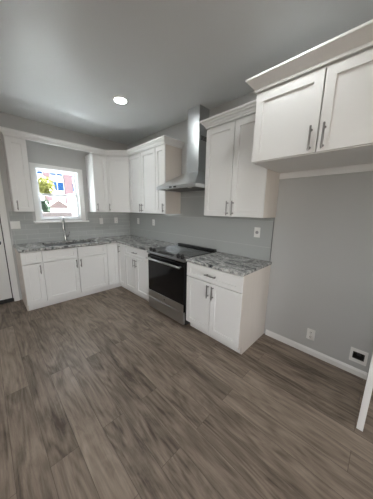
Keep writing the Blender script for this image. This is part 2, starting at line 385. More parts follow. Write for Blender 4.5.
# exterior door in the back wall with its casing
bm = B(); box(bm, DX0 + 0.012, DX1 - 0.018, 0.012, 0.055, 0.06, DZ - 0.012, 0.002)
door = struct('door_1', bm, 'door')
for (z0, z1) in ((0.25, 0.95), (1.15, 1.93)):
    for (x0, x1) in ((DX0 + 0.13, DX0 + 0.39), (DX1 - 0.39, DX1 - 0.13)):
        bm = B(); plate(bm, [x0, x0 + 0.03, x1 - 0.03, x1], [z0, z0 + 0.03, z1 - 0.03, z1], 0.004, 0.0115, lambda x, z: not (x0 + 0.03 < x < x1 - 0.03 and z0 + 0.03 < z < z1 - 0.03), 'xzy', 0.002)
        obj('panel_moulding', bm, 'door', door)
bm = B(); box(bm, DX0, DX1, 0.0, 0.12, 0.0005, 0.055, 0.004); obj('threshold', bm, 'black', door)
bm = B(); box(bm, DX1 - 0.0175, DX1 - 0.0065, 0.022, 0.05, 0.058, DZ - 0.012); obj('gap_shade_strip', bm, 'black', door)  # black strip stands for the shade in the door gap
rotY = Matrix.Rotation(math.radians(90), 4, 'X')
bm = B(); lathe(bm, [(0, 0), (0.032, 0), (0.032, 0.006), (0.012, 0.010), (0.012, 0.035), (0.026, 0.042), (0.03, 0.055), (0.024, 0.066), (0, 0.07)], 20, Matrix.Translation((DX1 - 0.075, 0.0115, 0.95)) @ rotY); obj('door_knob', bm, 'knob', door, True)
bm = B(); lathe(bm, [(0, 0), (0.03, 0), (0.03, 0.012), (0.022, 0.018), (0, 0.02)], 20, Matrix.Translation((DX1 - 0.075, 0.0115, 1.12)) @ rotY); obj('deadbolt', bm, 'knob', door, True)
bm = B(); plate(bm, [DX0 - 0.07, DX0, DX1, DX1 + 0.068], [0, DZ, DZ + 0.07], -0.02, -0.0005, lambda x, z: not (DX0 < x < DX1 and z < DZ), 'xzy', 0.003); struct('trim_1', bm, 'trim')
bm = B(); plate(bm, [DX0, DX0 + 0.01, DX1 - 0.006, DX1], [0.056, DZ - 0.01, DZ], 0.0, 0.12, lambda x, z: not (DX0 + 0.01 < x < DX1 - 0.006 and z < DZ - 0.01), 'xzy'); struct('trim_2', bm, 'trim')

# ------------------------------------------------------------------ cabinets
# every front is built in a flat frame (u to the right, v = distance out of the face, z up) and placed by a matrix
def Mback(x0=0.0): return Matrix(((1, 0, 0, x0), (0, -1, 0, 0), (0, 0, 1, 0), (0, 0, 0, 1)))           # u = x, v = -y
MB_ = Mback()
MR_ = Matrix(((0, -1, 0, 0), (-1, 0, 0, 0), (0, 0, 1, 0), (0, 0, 0, 1)))                               # u = -y, v = -x
def xf(bm, mat):
    bmesh.ops.transform(bm, matrix=mat, verts=bm.verts[:])
    bmesh.ops.recalc_face_normals(bm, faces=bm.faces[:])
    return bm
def shaker(u0, u1, v, z0, z1, stile=0.058, t=0.019, rec=0.011):
    """shaker front: frame with a recessed flat panel; back face at v, front at v+t"""
    bm = B()
    st = min(stile, (u1 - u0) * 0.28); sr = min(stile, (z1 - z0) * 0.28)
    def ring(u, w, d): return [bm.verts.new(p) for p in ((u0 + u, v + d, z0 + w), (u1 - u, v + d, z0 + w), (u1 - u, v + d, z1 - w), (u0 + u, v + d, z1 - w))]
    e = 0.0015
    R = [ring(0, 0, 0), ring(0, 0, t - e), ring(e, e, t), ring(st, sr, t), ring(st + 0.0025, sr + 0.0025, t - rec)]
    bm.faces.new(R[0])
    for a, b in zip(R, R[1:]):
        for k in range(4): bm.faces.new((a[k], a[(k + 1) % 4], b[(k + 1) % 4], b[k]))
    bm.faces.new(R[-1])
    return bm
def pull(u, v, z, L, vertical=True, r=0.0066):
    """bar pull centred on (u, z), standing on the face at v"""
    bm = B(); h = L / 2; s = 0.030
    def P(a, d): return (u, v + d, z + a) if vertical else (u + a, v + d, z)
    tube(bm, [P(-h, s), P(-h + 0.006, s), P(h - 0.006, s), P(h, s)], [r * 0.8, r, r, r * 0.8], 10)
    for q in (-1, 1): tube(bm, [P(q * (h - 0.022), 0.0), P(q * (h - 0.022), 0.006), P(q * (h - 0.022), s)], [r * 1.3, r * 0.8, r * 0.8], 8)
    return bm
def front(kind, root, MX, u0, u1, v, z0, z1, handle=None):
    d = obj(kind, xf(shaker(u0, u1, v, z0, z1), MX), 'cab', root)
    if handle:
        if handle[0] == 'v': bm = pull(handle[1], v + 0.019, handle[2], handle[3])
        else: bm = pull(handle[1], v + 0.019, handle[2], handle[3], False)
        obj('handle', xf(bm, MX), 'handle', d, True)
    return d
def mbox(MX, *a, bev=0.0):
    bm = B(); box(bm, *a, bev); return xf(bm, MX)

BD = 0.606; BH = 0.880; TOE = 0.105; g = 0.0036
VB = 0.607     # back of base fronts
TOEV = 0.540
def carcass(MX, u0, u1, d0, d1, z0, z1, t=0.016):
    """cabinet carcass open at the front"""
    bm = B()
    box(bm, u0, u0 + t, d0, d1, z0, z1, 0.0008); box(bm, u1 - t, u1, d0, d1, z0, z1, 0.0008)
    box(bm, u0 + t, u1 - t, d0, d1, z0, z0 + t); box(bm, u0 + t, u1 - t, d0, d1, z1 - t, z1); box(bm, u0 + t, u1 - t, d0, d0 + 0.008, z0 + t, z1 - t)
    bmesh.ops.remove_doubles(bm, verts=bm.verts[:], dist=1e-6)
    return xf(bm, MX)
def base_root(MX, u0, label):
    p = MX @ Vector((u0, 0.3, 0)); return thing('base_cabinet', label, 'cabinet', (p.x, p.y, 0), None)
def base_body(MX, root, u0, u1, shell=False):
    if not shell:
        obj('body', carcass(MX, u0, u1, 0.001, BD, TOE, BH), 'cab', root)
    else:
        bm = B(); t = 0.018
        box(bm, u0, u0 + t, 0.001, BD, TOE, BH); box(bm, u1 - t, u1, 0.001, BD, TOE, BH); box(bm, u0 + t, u1 - t, 0.001, BD, TOE, TOE + t)
        box(bm, u0 + t, u1 - t, 0.001, 0.012, TOE + t, BH)
        obj('body', xf(bm, MX), 'cab', root)
    obj('toe_kick', mbox(MX, u0, u1, 0.03, TOEV, 0.0005, TOE - 0.0005), 'cab', root)
def end_panel(MX, root, u0, u1, d0=0.001, d1=BD, notch=True, z0=0.0005, z1=BH):
    bm = B()
    pts = [(d0, z0), (TOEV if notch else d1, z0)] + ([(TOEV, TOE - 0.012), (d1, TOE - 0.012)] if notch else []) + [(d1, z1), (d0, z1)]
    a = [bm.verts.new((u0, y, z)) for y, z in pts]; b = [bm.verts.new((u1, y, z)) for y, z in pts]; n = len(pts)
    bm.faces.new(a); bm.faces.new(b[::-1])
    for k in range(n): bm.faces.new((a[k], a[(k + 1) % n], b[(k + 1) % n], b[k]))
    o = obj('end_panel', xf(bm, MX), 'panel', root); o['label'] = 'beige side panel'
DZ0, DZ1, FZa, FZb = 0.112, 0.698, 0.707, 0.868        # door and drawer heights

# back run, left to right
r = base_root(MB_, -1.96, 'narrow white base cabinet at the left end beside the door, single drawer over single door')
base_body(MB_, r, -1.972, -1.7545); end_panel(MB_, r, -1.990, -1.9725)
front('drawer', r, MB_, -1.985, -1.7545 - g, VB, FZa, FZb)
front('door', r, MB_, -1.985, -1.7545 - g, VB, DZ0, DZ1, ('v', -1.790, 0.615, 0.13))
r = base_root(MB_, -1.30, 'wide white sink base cabinet under the window with two false drawer fronts and two doors')
base_body(MB_, r, -1.754, -0.8185, True)
for (a, b, hx) in ((-1.754 + g, -1.2865 - g, -1.318), (-1.2865 + g, -0.8185 - g, -1.255)):
    front('false_drawer_front', r, MB_, a, b, VB, FZa, FZb)
    front('door', r, MB_, a, b, VB, DZ0, DZ1, ('v', hx, 0.615, 0.13))
# corner base: L-shaped body with one full-height leaf on each run
r = thing('corner_base_cabinet', 'white L-shaped corner base cabinet with full-height doors meeting in the inside corner', 'cabinet', (-0.3, -0.3, 0))
L_ = [(-0.818, -0.001), (-0.818, -BD), (-BD, -BD), (-BD, -0.876), (-0.001, -0.876), (-0.001, -0.001)]
bm = B(); prism(bm, L_, TOE, BH); bmesh.ops.recalc_face_normals(bm, faces=bm.faces[:]); obj('body', bm, 'cab', r)
bm = B(); prism(bm, [(-0.818, -0.03), (-0.818, -TOEV), (-TOEV, -TOEV), (-TOEV, -0.876), (-0.03, -0.876), (-0.03, -0.03)], 0.0005, TOE - 0.0005); bmesh.ops.recalc_face_normals(bm, faces=bm.faces[:]); obj('toe_kick', bm, 'cab', r)
front('door', r, MB_, -0.818 + g, -0.628, VB, DZ0, FZb)
front('door', r, MR_, 0.628, 0.876 - g, VB, DZ0, FZb, ('v', 0.715, 0.775, 0.13))
# right run
r = base_root(MR_, 1.24, 'white base cabinet between the inside corner and the range, wide drawer over two doors')
base_body(MR_, r, 0.8765, 1.628)
front('drawer', r, MR_, 0.8765 + g, 1.600, VB, FZa, FZb, ('h', 1.238, 0.787, 0.13))
front('door', r, MR_, 0.8765 + g, 1.238 - g, VB, DZ0, DZ1, ('v', 1.207, 0.615, 0.13))
front('door', r, MR_, 1.238 + g, 1.600, VB, DZ0, DZ1, ('v', 1.269, 0.615, 0.13))
obj('filler_strip', mbox(MR_, 1.602, 1.628, VB, VB + 0.018, TOE, FZb), 'cab', r)
r = base_root(MR_, 2.77, 'freestanding white base cabinet right of the range, with beige side panel and granite top')
base_body(MR_, r, 2.404, 3.130); end_panel(MR_, r, 3.1305, 3.149)
front('drawer', r, MR_, 2.404 + g, 3.145, VB, FZa, FZb, ('h', 2.775, 0.787, 0.15))
front('door', r, MR_, 2.404 + g, 2.775 - g, VB, DZ0, DZ1, ('v', 2.742, 0.605, 0.15))
front('door', r, MR_, 2.775 + g, 3.145, VB, DZ0, DZ1, ('v', 2.808, 0.605, 0.15))

# countertops
SX0, SX1, SY0, SY1 = -1.665, -0.925, -0.52, -0.135
bm = B()
plate(bm, [-2.005, SX0, SX1, -0.645, -0.0085], [-1.630, -0.645, SY0, SY1, -0.0085], BH + 0.0005, 0.912,
      lambda x, y: (y > -0.645 or x > -0.645) and not (SX0 < x < SX1 and SY0 < y < SY1), 'xyz', 0.004)
tag(obj('countertop', bm, 'granite'), 'L-shaped grey granite countertop running from the sink window round the corner to the range', 'countertop')
bm = B(); box(bm, -0.645, -0.0085, -3.160, -2.400, BH + 0.0005, 0.912, 0.004)
tag(obj('countertop', bm, 'granite'), 'short grey granite countertop with dark veins right of the range', 'countertop')

# uppers
UB, UT = 1.413, 2.398; UD = 0.312; DB, DT = 1.414, 2.378
def upper_root(MX, u, label, z=UB):
    p = MX @ Vector((u, 0.15, 0)); return thing('wall_cabinet', label, 'cabinet', (p.x, p.y, z))
r = upper_root(MB_, -1.84, 'narrow white wall cabinet left of the window, beside the door')
obj('body', carcass(MB_, -1.949, -1.728, 0.001, UD, UB, UT), 'cab', r)
end_o = mbox(MB_, -1.955, -1.9495, 0.001, UD, UB, UT); obj('end_panel', end_o, 'cab', r)
front('door', r, MB_, -1.955 + g, -1.728 - g, UD + 0.001, DB, DT, ('v', -1.915, 1.50, 0.13))
r = upper_root(MB_, -0.73, 'narrow white wall cabinet right of the window, next to the diagonal corner cabinet')
obj('body', carcass(MB_, -0.847, -0.6105, 0.001, UD, UB, UT), 'cab', r)
front('door', r, MB_, -0.847 + g, -0.6105 - g, UD + 0.001, DB, DT, ('v', -0.812, 1.50, 0.13))
r = thing('corner_wall_cabinet', 'white diagonal corner wall cabinet with a single angled door', 'cabinet', (-0.25, -0.25, UB))
bm = B(); prism(bm, [(-0.001, -0.001), (-0.61, -0.001), (-0.61, -UD), (-UD, -0.61), (-0.001, -0.61)], UB, UT); bmesh.ops.recalc_face_normals(bm, faces=bm.faces[:]); obj('body', bm, 'cab', r)
dl = math.hypot(0.61 - UD, 0.61 - UD); s2 = math.sqrt(0.5)
MD = Matrix(((s2, -s2, 0, -0.61), (-s2, -s2, 0, -UD), (0, 0, 1, 0), (0, 0, 0, 1)))
front('door', r, MD, 0.012, dl - 0.012, 0.001, DB, DT, ('v', 0.045, 1.50, 0.13))
r = upper_root(MR_, 1.0, 'white two-door wall cabinet on the range wall next to the corner cabinet')
obj('body', carcass(MR_, 0.6105, 1.402, 0.001, UD, UB, UT), 'cab', r)
front('door', r, MR_, 0.628, 1.010 - g, UD + 0.001, DB, DT, ('v', 0.980, 1.50, 0.13))
front('door', r, MR_, 1.010 + g, 1.402 - g, UD + 0.001, DB, DT, ('v', 1.040, 1.50, 0.13))
r = upper_root(MR_, 1.52, 'narrow single-door white wall cabinet immediately left of the range hood')
obj('body', carcass(MR_, 1.4025, 1.624, 0.001, UD, UB, UT), 'cab', r)
o = obj('end_panel', mbox(MR_, 1.6245, 1.632, 0.001, UD, UB, UT), 'panel', r); o['label'] = 'beige side panel'
front('door', r, MR_, 1.4025 + g, 1.631, UD + 0.001, DB, DT, ('v', 1.605, 1.50, 0.13))
r = upper_root(MR_, 2.77, 'tall white two-door wall cabinet right of the range hood')
obj('body', carcass(MR_, 2.398, 3.1395, 0.001, UD, UB, UT), 'cab', r)
o = obj('end_panel', mbox(MR_, 3.140, 3.1475, 0.001, UD, UB, UT), 'panel', r); o['label'] = 'beige side panel'
front('door', r, MR_, 2.398, 2.772 - g, UD + 0.001, DB, DT, ('v', 2.738, 1.505, 0.155))
front('door', r, MR_, 2.772 + g, 3.146, UD + 0.001, DB, DT, ('v', 2.806, 1.505, 0.155))
r = upper_root(MR_, 3.6, 'large deep white two-door cabinet over the empty refrigerator space', 1.87)
obj('body', carcass(MR_, 3.149, 4.084, 0.001, 0.612, 1.871, UT), 'cab', r)
front('door', r, MR_, 3.150, 3.612 - g, 0.613, 1.876, 2.372, ('v', 3.571, 1.965, 0.155))
front('door', r, MR_, 3.612 + g, 4.082, 0.613, 1.876, 2.372, ('v', 3.628 + 0.02, 1.965, 0.155))
obj('mounting_rail', mbox(MR_, 3.151, 4.082, 0.0015, 0.019, 1.812, 1.8705, bev=0.001), 'cab', r)
bm = B(); prism(bm, [(-0.612, -4.0855), (-0.612, -4.121), (-0.016, -4.140), (-0.016, -4.1045)], 0.0005, 2.3825, 0.0012)
bmesh.ops.recalc_face_normals(bm, faces=bm.faces[:])
tag(obj('refrigerator_end_panel', bm, 'cab'), 'tall white side panel standing on the floor at the right end of the refrigerator space', 'panel')

# crown mouldings
PROF = [(-0.011, 2.3985), (-0.011, 2.472), (0.060, 2.472), (0.060, 2.460), (0.056, 2.452), (0.046, 2.448), (0.040, 2.436), (0.026, 2.428), (0.018, 2.414), (0.010, 2.408), (0.009, 2.392), (0.0005, 2.390), (0.0005, 2.3985)]
FV = UD + 0.0205
bm = B(); sweep(bm, [(-1.9555, -0.0005), (-1.9555, -FV), (-0.61 - 0.008, -FV), (-FV, -0.61 - 0.008), (-FV, -1.6325), (-0.0005, -1.6325)], PROF)
tag(obj('crown_moulding', bm, 'cab'), 'long stepped white crown moulding over the window and corner wall cabinets, ending left of the hood', 'moulding')
bm = B(); sweep(bm, [(-0.0005, -2.3975), (-FV, -2.3975), (-FV, -3.084)], PROF)
tag(obj('crown_moulding', bm, 'cab'), 'short stepped white crown moulding on the wall cabinet right of the hood', 'moulding')
PROF2 = [(-0.011, 2.3985), (-0.011, 2.476), (0.066, 2.476), (0.066, 2.462), (0.058, 2.456), (0.030, 2.424), (0.012, 2.404), (0.010, 2.386), (0.0005, 2.384), (0.0005, 2.3985)]
bm = B(); sweep(bm, [(-0.41, -3.1485), (-0.6335, -3.1485), (-0.6335, -4.1215), (-0.0005, -4.1215)], PROF2)
tag(obj('crown_moulding', bm, 'cab'), 'white sloped crown moulding on the deep cabinet over the refrigerator space', 'moulding')

# tile backsplash
bm = B(); plate(bm, [-1.995, WX0 - 0.09, WX1 + 0.11, -0.0005], [0.885, 1.224, 1.412], -0.0075, -0.0005, lambda x, z: z < 1.224 or not (WX0 - 0.09 < x < WX1 + 0.11), 'xzy')
bs = tag(obj('tile_backsplash', bm, 'tile_back'), 'grey glass tile backsplash on the window wall behind the sink', 'backsplash')
bm = B(); plate(bm, [-3.132, -2.397, -1.633, -0.008], [0.885, 1.412, 1.80], -0.0075, -0.0005, lambda y, z: z < 1.412 or -2.397 < y < -1.633, 'yzx')
bs = tag(obj('tile_backsplash', bm, 'tile_right'), 'glossy grey glass tile backsplash on the range wall, rising behind the hood', 'backsplash')
bm = B(); box(bm, -0.0095, -0.0005, -3.1365, -3.1325, 0.914, 1.411); o = obj('edge_strip', bm, 'edge', bs); o['label'] = 'dark metal edge strip'

# ------------------------------------------------------------------ range
R0, R1 = 1.637, 2.394
rg = thing('range', 'stainless steel slide-in electric range with black glass top and oven door', 'range', (-0.33, -2.015, 0))
obj('body', mbox(MR_, R0, R1, 0.02, 0.622, 0.03, 0.898, bev=0.002), 'black', rg)
obj('cooktop', mbox(MR_, R0, R1, 0.02, 0.575, 0.8985, 0.918, bev=0.003), 'black_glass', rg)
def prof_u(MX, prof, u0, u1):
    bm = B(); a = [bm.verts.new((u0, v, z)) for v, z in prof]; b = [bm.verts.new((u1, v, z)) for v, z in prof]; n = len(prof)
    bm.faces.new(a); bm.faces.new(b[::-1])
    for k in range(n): bm.faces.new((a[k], a[(k + 1) % n], b[(k + 1) % n], b[k]))
    return xf(bm, MX)
ctl = obj('control_panel', prof_u(MR_, [(0.575, 0.8985), (0.575, 0.919), (0.602, 0.917), (0.668, 0.893), (0.674, 0.884), (0.672, 0.868), (0.6225, 0.866), (0.6225, 0.8985)], R0, R1), 'steel_dark', rg)
slope = math.atan2(0.917 - 0.893, 0.066)
def on_panel(u, v): return Matrix.Translation((u, v, 0.9172 - (v - 0.602) * (0.024 / 0.066))) @ Matrix.Rotation(-slope, 4, 'X')
for u in (1.690, 1.765, 2.265, 2.340):
    bm = B(); lathe(bm, [(0, 0.0002), (0.026, 0.0002), (0.026, 0.004), (0.023, 0.006), (0.021, 0.034), (0.019, 0.037), (0, 0.037)], 20, on_panel(u, 0.632))
    box(bm, -0.003, 0.003, -0.019, 0.019, 0.037, 0.043, 0.001, on_panel(u, 0.632))
    obj('knob', xf(bm, MR_), 'knob_steel', ctl, True)
bm = B(); box(bm, -0.16, 0.16, -0.022, 0.024, 0.0003, 0.0025, 0.0008, on_panel(2.015, 0.633)); obj('display', xf(bm, MR_), 'black_glass', ctl)
# oven door: black glass in a frame with a stainless lower band
od = obj('oven_door', mbox(MR_, R0 + 0.004, R1 - 0.004, 0.6235, 0.655, 0.212, 0.850, bev=0.003), 'oven_glass', rg)
obj('door_band', mbox(MR_, R0 + 0.004, R1 - 0.004, 0.6555, 0.659, 0.213, 0.315, bev=0.001), 'steel', od)
obj('top_band', mbox(MR_, R0 + 0.004, R1 - 0.004, 0.6555, 0.658, 0.800, 0.8495, bev=0.001), 'oven_glass', od)
bm = B(); tube(bm, [(R0 + 0.03, 0.705, 0.800), (R0 + 0.036, 0.706, 0.800), (R1 - 0.036, 0.706, 0.800), (R1 - 0.03, 0.705, 0.800)], [0.010, 0.0135, 0.0135, 0.010], 12)
for u in (R0 + 0.06, R1 - 0.06): box(bm, u - 0.012, u + 0.012, 0.6582, 0.703, 0.790, 0.810, 0.003)
obj('oven_handle', xf(bm, MR_), 'steel', od, True)
bm = B(); lathe(bm, [(0, 0), (0.011, 0), (0.010, 0.0015), (0, 0.0015)], 16, Matrix.Translation((2.015, 0.6592, 0.264)) @ Matrix.Rotation(math.radians(-90), 4, 'X')); obj('badge', xf(bm, MR_), 'darkgrey', od)
obj('storage_drawer', mbox(MR_, R0 + 0.004, R1 - 0.004, 0.6235, 0.657, 0.045, 0.203, bev=0.003), 'steel', rg)
obj('rear_vent', mbox(MR_, R0 + 0.002, R1 - 0.002, 0.0205, 0.075, 0.9185, 0.943, bev=0.004), 'black', rg)
def ring(bm, cu, cv, r0, r1, z0, z1, seg=36):
    lathe(bm, [(r0, z0), (r1, z0), (r1, z1), (r0, z1), (r0, z0)], seg, Matrix.Translation((cu, cv, 0)))
for (cu, cv, rr) in ((1.83, 0.44, 0.11), (1.83, 0.20, 0.075), (2.20, 0.44, 0.10), (2.20, 0.20, 0.075), (2.015, 0.18, 0.05)):
    bm = B(); ring(bm, cu, cv, rr - 0.004, rr, 0.9182, 0.9187); ring(bm, cu, cv, rr * 0.62 - 0.003, rr * 0.62, 0.9182, 0.9187)
    obj('burner_ring', xf(bm, MR_), 'ring', rg)
for (u, v) in ((R0 + 0.05, 0.08), (R1 - 0.05, 0.08), (R0 + 0.05, 0.56), (R1 - 0.05, 0.56)):
    bm = B(); tube(bm, [(u, v, 0.0005), (u, v, 0.03)], 0.016, 12); obj('foot', xf(bm, MR_), 'black', rg)

# ------------------------------------------------------------------ range hood
hd = thing('range_hood', 'stainless steel chimney range hood with pyramid canopy mounted over the range', 'range hood', (-0.25, -2.015, 1.75))
H0, H1 = 1.640, 2.390; CU0, CU1, CV = 1.945, 2.165, 0.200
bm = B()      # sloped canopy: from the rim up to the chimney foot
lo = [(H0, 0.0085), (H1, 0.0085), (H1, 0.488), (H0, 0.488)]; hi = [(CU0 - 0.002, 0.0085), (CU1 + 0.002, 0.0085), (CU1 + 0.002, CV + 0.006), (CU0 - 0.002, CV + 0.006)]
a = [bm.verts.new((u, v, 1.7885)) for u, v in lo]; b = [bm.verts.new((u, v, 1.985)) for u, v in hi]
bm.faces.new(a); bm.faces.new(b)
for k in range(4): bm.faces.new((a[k], a[(k + 1) % 4], b[(k + 1) % 4], b[k]))
can = obj('canopy', xf(bm, MR_), 'steel_hood', hd)
bm = B(); plate(bm, [H0, H0 + 0.012, H1 - 0.012, H1], [0.0085, 0.02, 0.48, 0.492], 1.746, 1.788, lambda u, v: not (H0 + 0.012 < u < H1 - 0.012 and 0.02 < v < 0.48), 'xyz', 0.002)
rim = obj('rim', xf(bm, MR_), 'steel_hood', hd)
for u in (1.945, 2.03):
    bm = B(); box(bm, u - 0.026, u + 0.026, 0.4922, 0.4955, 1.757, 1.777, 0.001); obj('control_button', xf(bm, MR_), 'black', rim)
bm = B(); box(bm, H0 + 0.014, H1 - 0.014, 0.022, 0.478, 1.752, 1.760); obj('filter', xf(bm, MR_), 'darkgrey', hd)
for u in (1.80, 2.23):
    bm = B(); lathe(bm, [(0, 0), (0.028, 0), (0.028, 0.004), (0, 0.004)], 20, Matrix.Translation((u, 0.42, 1.747))); obj('hood_lamp', xf(bm, MR_), 'plastic', hd)
obj('lower_chimney', mbox(MR_, CU0, CU1, 0.0085, CV + 0.004, 1.9855, 2.352, bev=0.002), 'steel_hood', hd)
ch = obj('upper_chimney', mbox(MR_, CU0 + 0.006, CU1 - 0.004, 0.0085, CV - 0.002, 2.3525, H - 0.001, bev=0.001), 'steel_hood', hd)
bm = B()
for k in range(4): box(bm, CU1 - 0.0042, CU1 - 0.0030, 0.035, 0.165, 2.372 + k * 0.014, 2.380 + k * 0.014)
obj('vent_slots', xf(bm, MR_), 'black', ch)

# ------------------------------------------------------------------ sink and faucet
sk = thing('sink', 'stainless steel double-bowl undermount sink set in the countertop below the window', 'sink', (-1.295, -0.33, 0.70))
def bowl(x0, x1, y0, y1, z0, z1):
    bm = B(); t = 0.003; c = 0.05
    def rr(x0, x1, y0, y1, rad, z, n=5):
        out = []
        for (cx, cy, a0) in ((x1 - rad, y1 - rad, 0), (x0 + rad, y1 - rad, 90), (x0 + rad, y0 + rad, 180), (x1 - rad, y0 + rad, 270)):
            for k in range(n): a = math.radians(a0 + 90 * k / (n - 1)); out.append(bm.verts.new((cx + rad * math.cos(a), cy + rad * math.sin(a), z)))
        return out
    R = [rr(x0 - 0.008, x1 + 0.008, y0 - 0.008, y1 + 0.008, c + 0.008, z1), rr(x0, x1, y0, y1, c, z1), rr(x0 + 0.004, x1 - 0.004, y0 + 0.004, y1 - 0.004, c, z0 + 0.03), rr(x0 + 0.03, x1 - 0.03, y0 + 0.03, y1 - 0.03, c, z0)]
    O = [rr(x0 - 0.008, x1 + 0.008, y0 - 0.008, y1 + 0.008, c + 0.008, z1 - t), rr(x0 - t, x1 + t, y0 - t, y1 + t, c, z1 - t), rr(x0 + 0.001, x1 - 0.001, y0 + 0.001, y1 - 0.001, c, z0 + 0.028), rr(x0 + 0.03, x1 - 0.03, y0 + 0.03, y1 - 0.03, c, z0 - t)]
    n = len(R[0])
    for seq in (R, O):
        for a, b in zip(seq, seq[1:]):
            for k in range(n): bm.faces.new((a[k], a[(k + 1) % n], b[(k + 1) % n], b[k]))
        bm.faces.new(seq[-1])
    for k in range(n): bm.faces.new((R[0][k], R[0][(k + 1) % n], O[0][(k + 1) % n], O[0][k]))
    bmesh.ops.recalc_face_normals(bm, faces=bm.faces[:])
    return bm
for (x0, x1) in ((SX0 + 0.010, -1.312), (-1.288, SX1 - 0.010)):
    bw = obj('bowl', bowl(x0, x1, SY0 + 0.010, SY1 - 0.010, 0.69, 0.879), 'sink', sk, True)
    bm = B(); lathe(bm, [(0, 0), (0.042, 0), (0.045, 0.003), (0.036, 0.004), (0.02, 0.002), (0, 0.002)], 24, Matrix.Translation(((x0 + x1) / 2, (SY0 + SY1) / 2, 0.6905))); obj('drain', bm, 'chrome', bw, True)
FX, FY = -1.305, -0.085
fa = thing('faucet', 'brushed nickel gooseneck pull-down faucet standing behind the sink below the window', 'faucet', (FX, FY, 0.912))
bm = B(); lathe(bm, [(0, 0.0005), (0.030, 0.0005), (0.030, 0.006), (0.024, 0.012), (0.022, 0.10), (0.017, 0.115), (0.0, 0.116)], 24, Matrix.Translation((FX, FY, 0.912))); obj('base', bm, 'chrome', fa, True)
dxy = Vector((-0.35, -1.0, 0)).normalized(); R_ = 0.075; zc = 0.912 + 0.335
pts = [Vector((FX, FY, 0.912 + 0.116)), Vector((FX, FY, zc - 0.1)), Vector((FX, FY, zc))]
for k in range(1, 13):
    a = math.pi * k / 12; pts.append(Vector((FX, FY, zc)) + dxy * (R_ - R_ * math.cos(a)) + Vector((0, 0, R_ * math.sin(a))))
pts.append(pts[-1] + Vector((0, 0, -0.04)))
bm = B(); tube(bm, pts, 0.0125, 14); obj('spout', bm, 'chrome', fa, True)
e = pts[-1]
bm = B(); lathe(bm, [(0, 0), (0.0135, 0), (0.015, -0.02), (0.019, -0.09), (0.018, -0.105), (0, -0.105)], 20, Matrix.Translation(e + Vector((0, 0, -0.0005)))); obj('spray_head', bm, 'chrome', fa, True)
bm = B(); tube(bm, [(FX + 0.02, FY, 0.985), (FX + 0.045, FY, 0.99), (FX + 0.06, FY - 0.005, 1.03), (FX + 0.07, FY - 0.01, 1.07)], [0.012, 0.011, 0.007, 0.006], 10); obj('lever', bm, 'chrome', fa, True)

# ------------------------------------------------------------------ wall plates
def plate_root(name, label, cat, MX, u, z, v):
    p = MX @ Vector((u, v, z)); return thing(name, label, cat, p)
def cover(root, MX, u, z, v, w, h):
    bm = B(); box(bm, u - w / 2, u + w / 2, v, v + 0.006, z - h / 2, z + h / 2, 0.002); return obj('cover_plate', xf(bm, MX), 'plastic', root)
def outlet(label, MX, u, z, v):
    r = plate_root('electrical_outlet', label, 'outlet', MX, u, z, v); cover(r, MX, u, z, v, 0.074, 0.118)
    for s in (-1, 1):
        bm = B(); box(bm, u - 0.016, u + 0.016, v + 0.006, v + 0.0085, z + s * 0.025 - 0.015, z + s * 0.025 + 0.015, 0.002); q = obj('receptacle', xf(bm, MX), 'plastic', r)
        bm = B()
        for du in (-0.006, 0.006): box(bm, u + du - 0.0015, u + du + 0.0015, v + 0.0086, v + 0.0092, z + s * 0.025 - 0.004, z + s * 0.025 + 0.007)
        box(bm, u - 0.002, u + 0.002, v + 0.0086, v + 0.0092, z + s * 0.025 - 0.011, z + s * 0.025 - 0.007)
        obj('slots', xf(bm, MX), 'screwhole', q)
    return r
def switch(label, MX, u, z, v, gang=1):
    r = plate_root('light_switch', label, 'switch', MX, u, z, v); cover(r, MX, u, z, v, 0.07 + 0.046 * (gang - 1), 0.118)
    for k in range(gang):
        uu = u + (k - (gang - 1) / 2) * 0.046
        bm = B(); box(bm, uu - 0.0165, uu + 0.0165, v + 0.006, v + 0.0085, z - 0.033, z + 0.033, 0.0015); obj('rocker', xf(bm, MX), 'plastic', r)
    return r
switch('white double switch plate on the tile at the far left, beside the door', MB_, -1.942, 1.205, 0.008, 2)
switch('white switch plate on the tile just right of the window', MB_, -0.634, 1.233, 0.008)
outlet('white outlet on the window wall tile near the room corner, under the corner cabinet', MB_, -0.325, 1.24, 0.008)
outlet('white outlet on the range wall tile closest to the room corner', MR_, 0.36, 1.235, 0.008)
outlet('white outlet on the range wall tile midway between corner and range', MR_, 0.893, 1.235, 0.008)
r = plate_root('electrical_outlet', 'white outlet with a grey centre on the tile above the short countertop', 'outlet', MR_, 2.954, 1.232, 0.008); cover(r, MR_, 2.954, 1.232, 0.008, 0.074, 0.118)
bm = B(); lathe(bm, [(0, 0), (0.019, 0), (0.018, 0.005), (0, 0.005)], 20, Matrix.Translation((2.954, 0.0142, 1.232)) @ Matrix.Rotation(math.radians(-90), 4, 'X')); o = obj('receptacle', xf(bm, MR_), 'grey_plastic', r); o['label'] = 'round grey centre'
outlet('white outlet low on the grey wall of the refrigerator space', MR_, 3.632, 0.222, 0.0005)
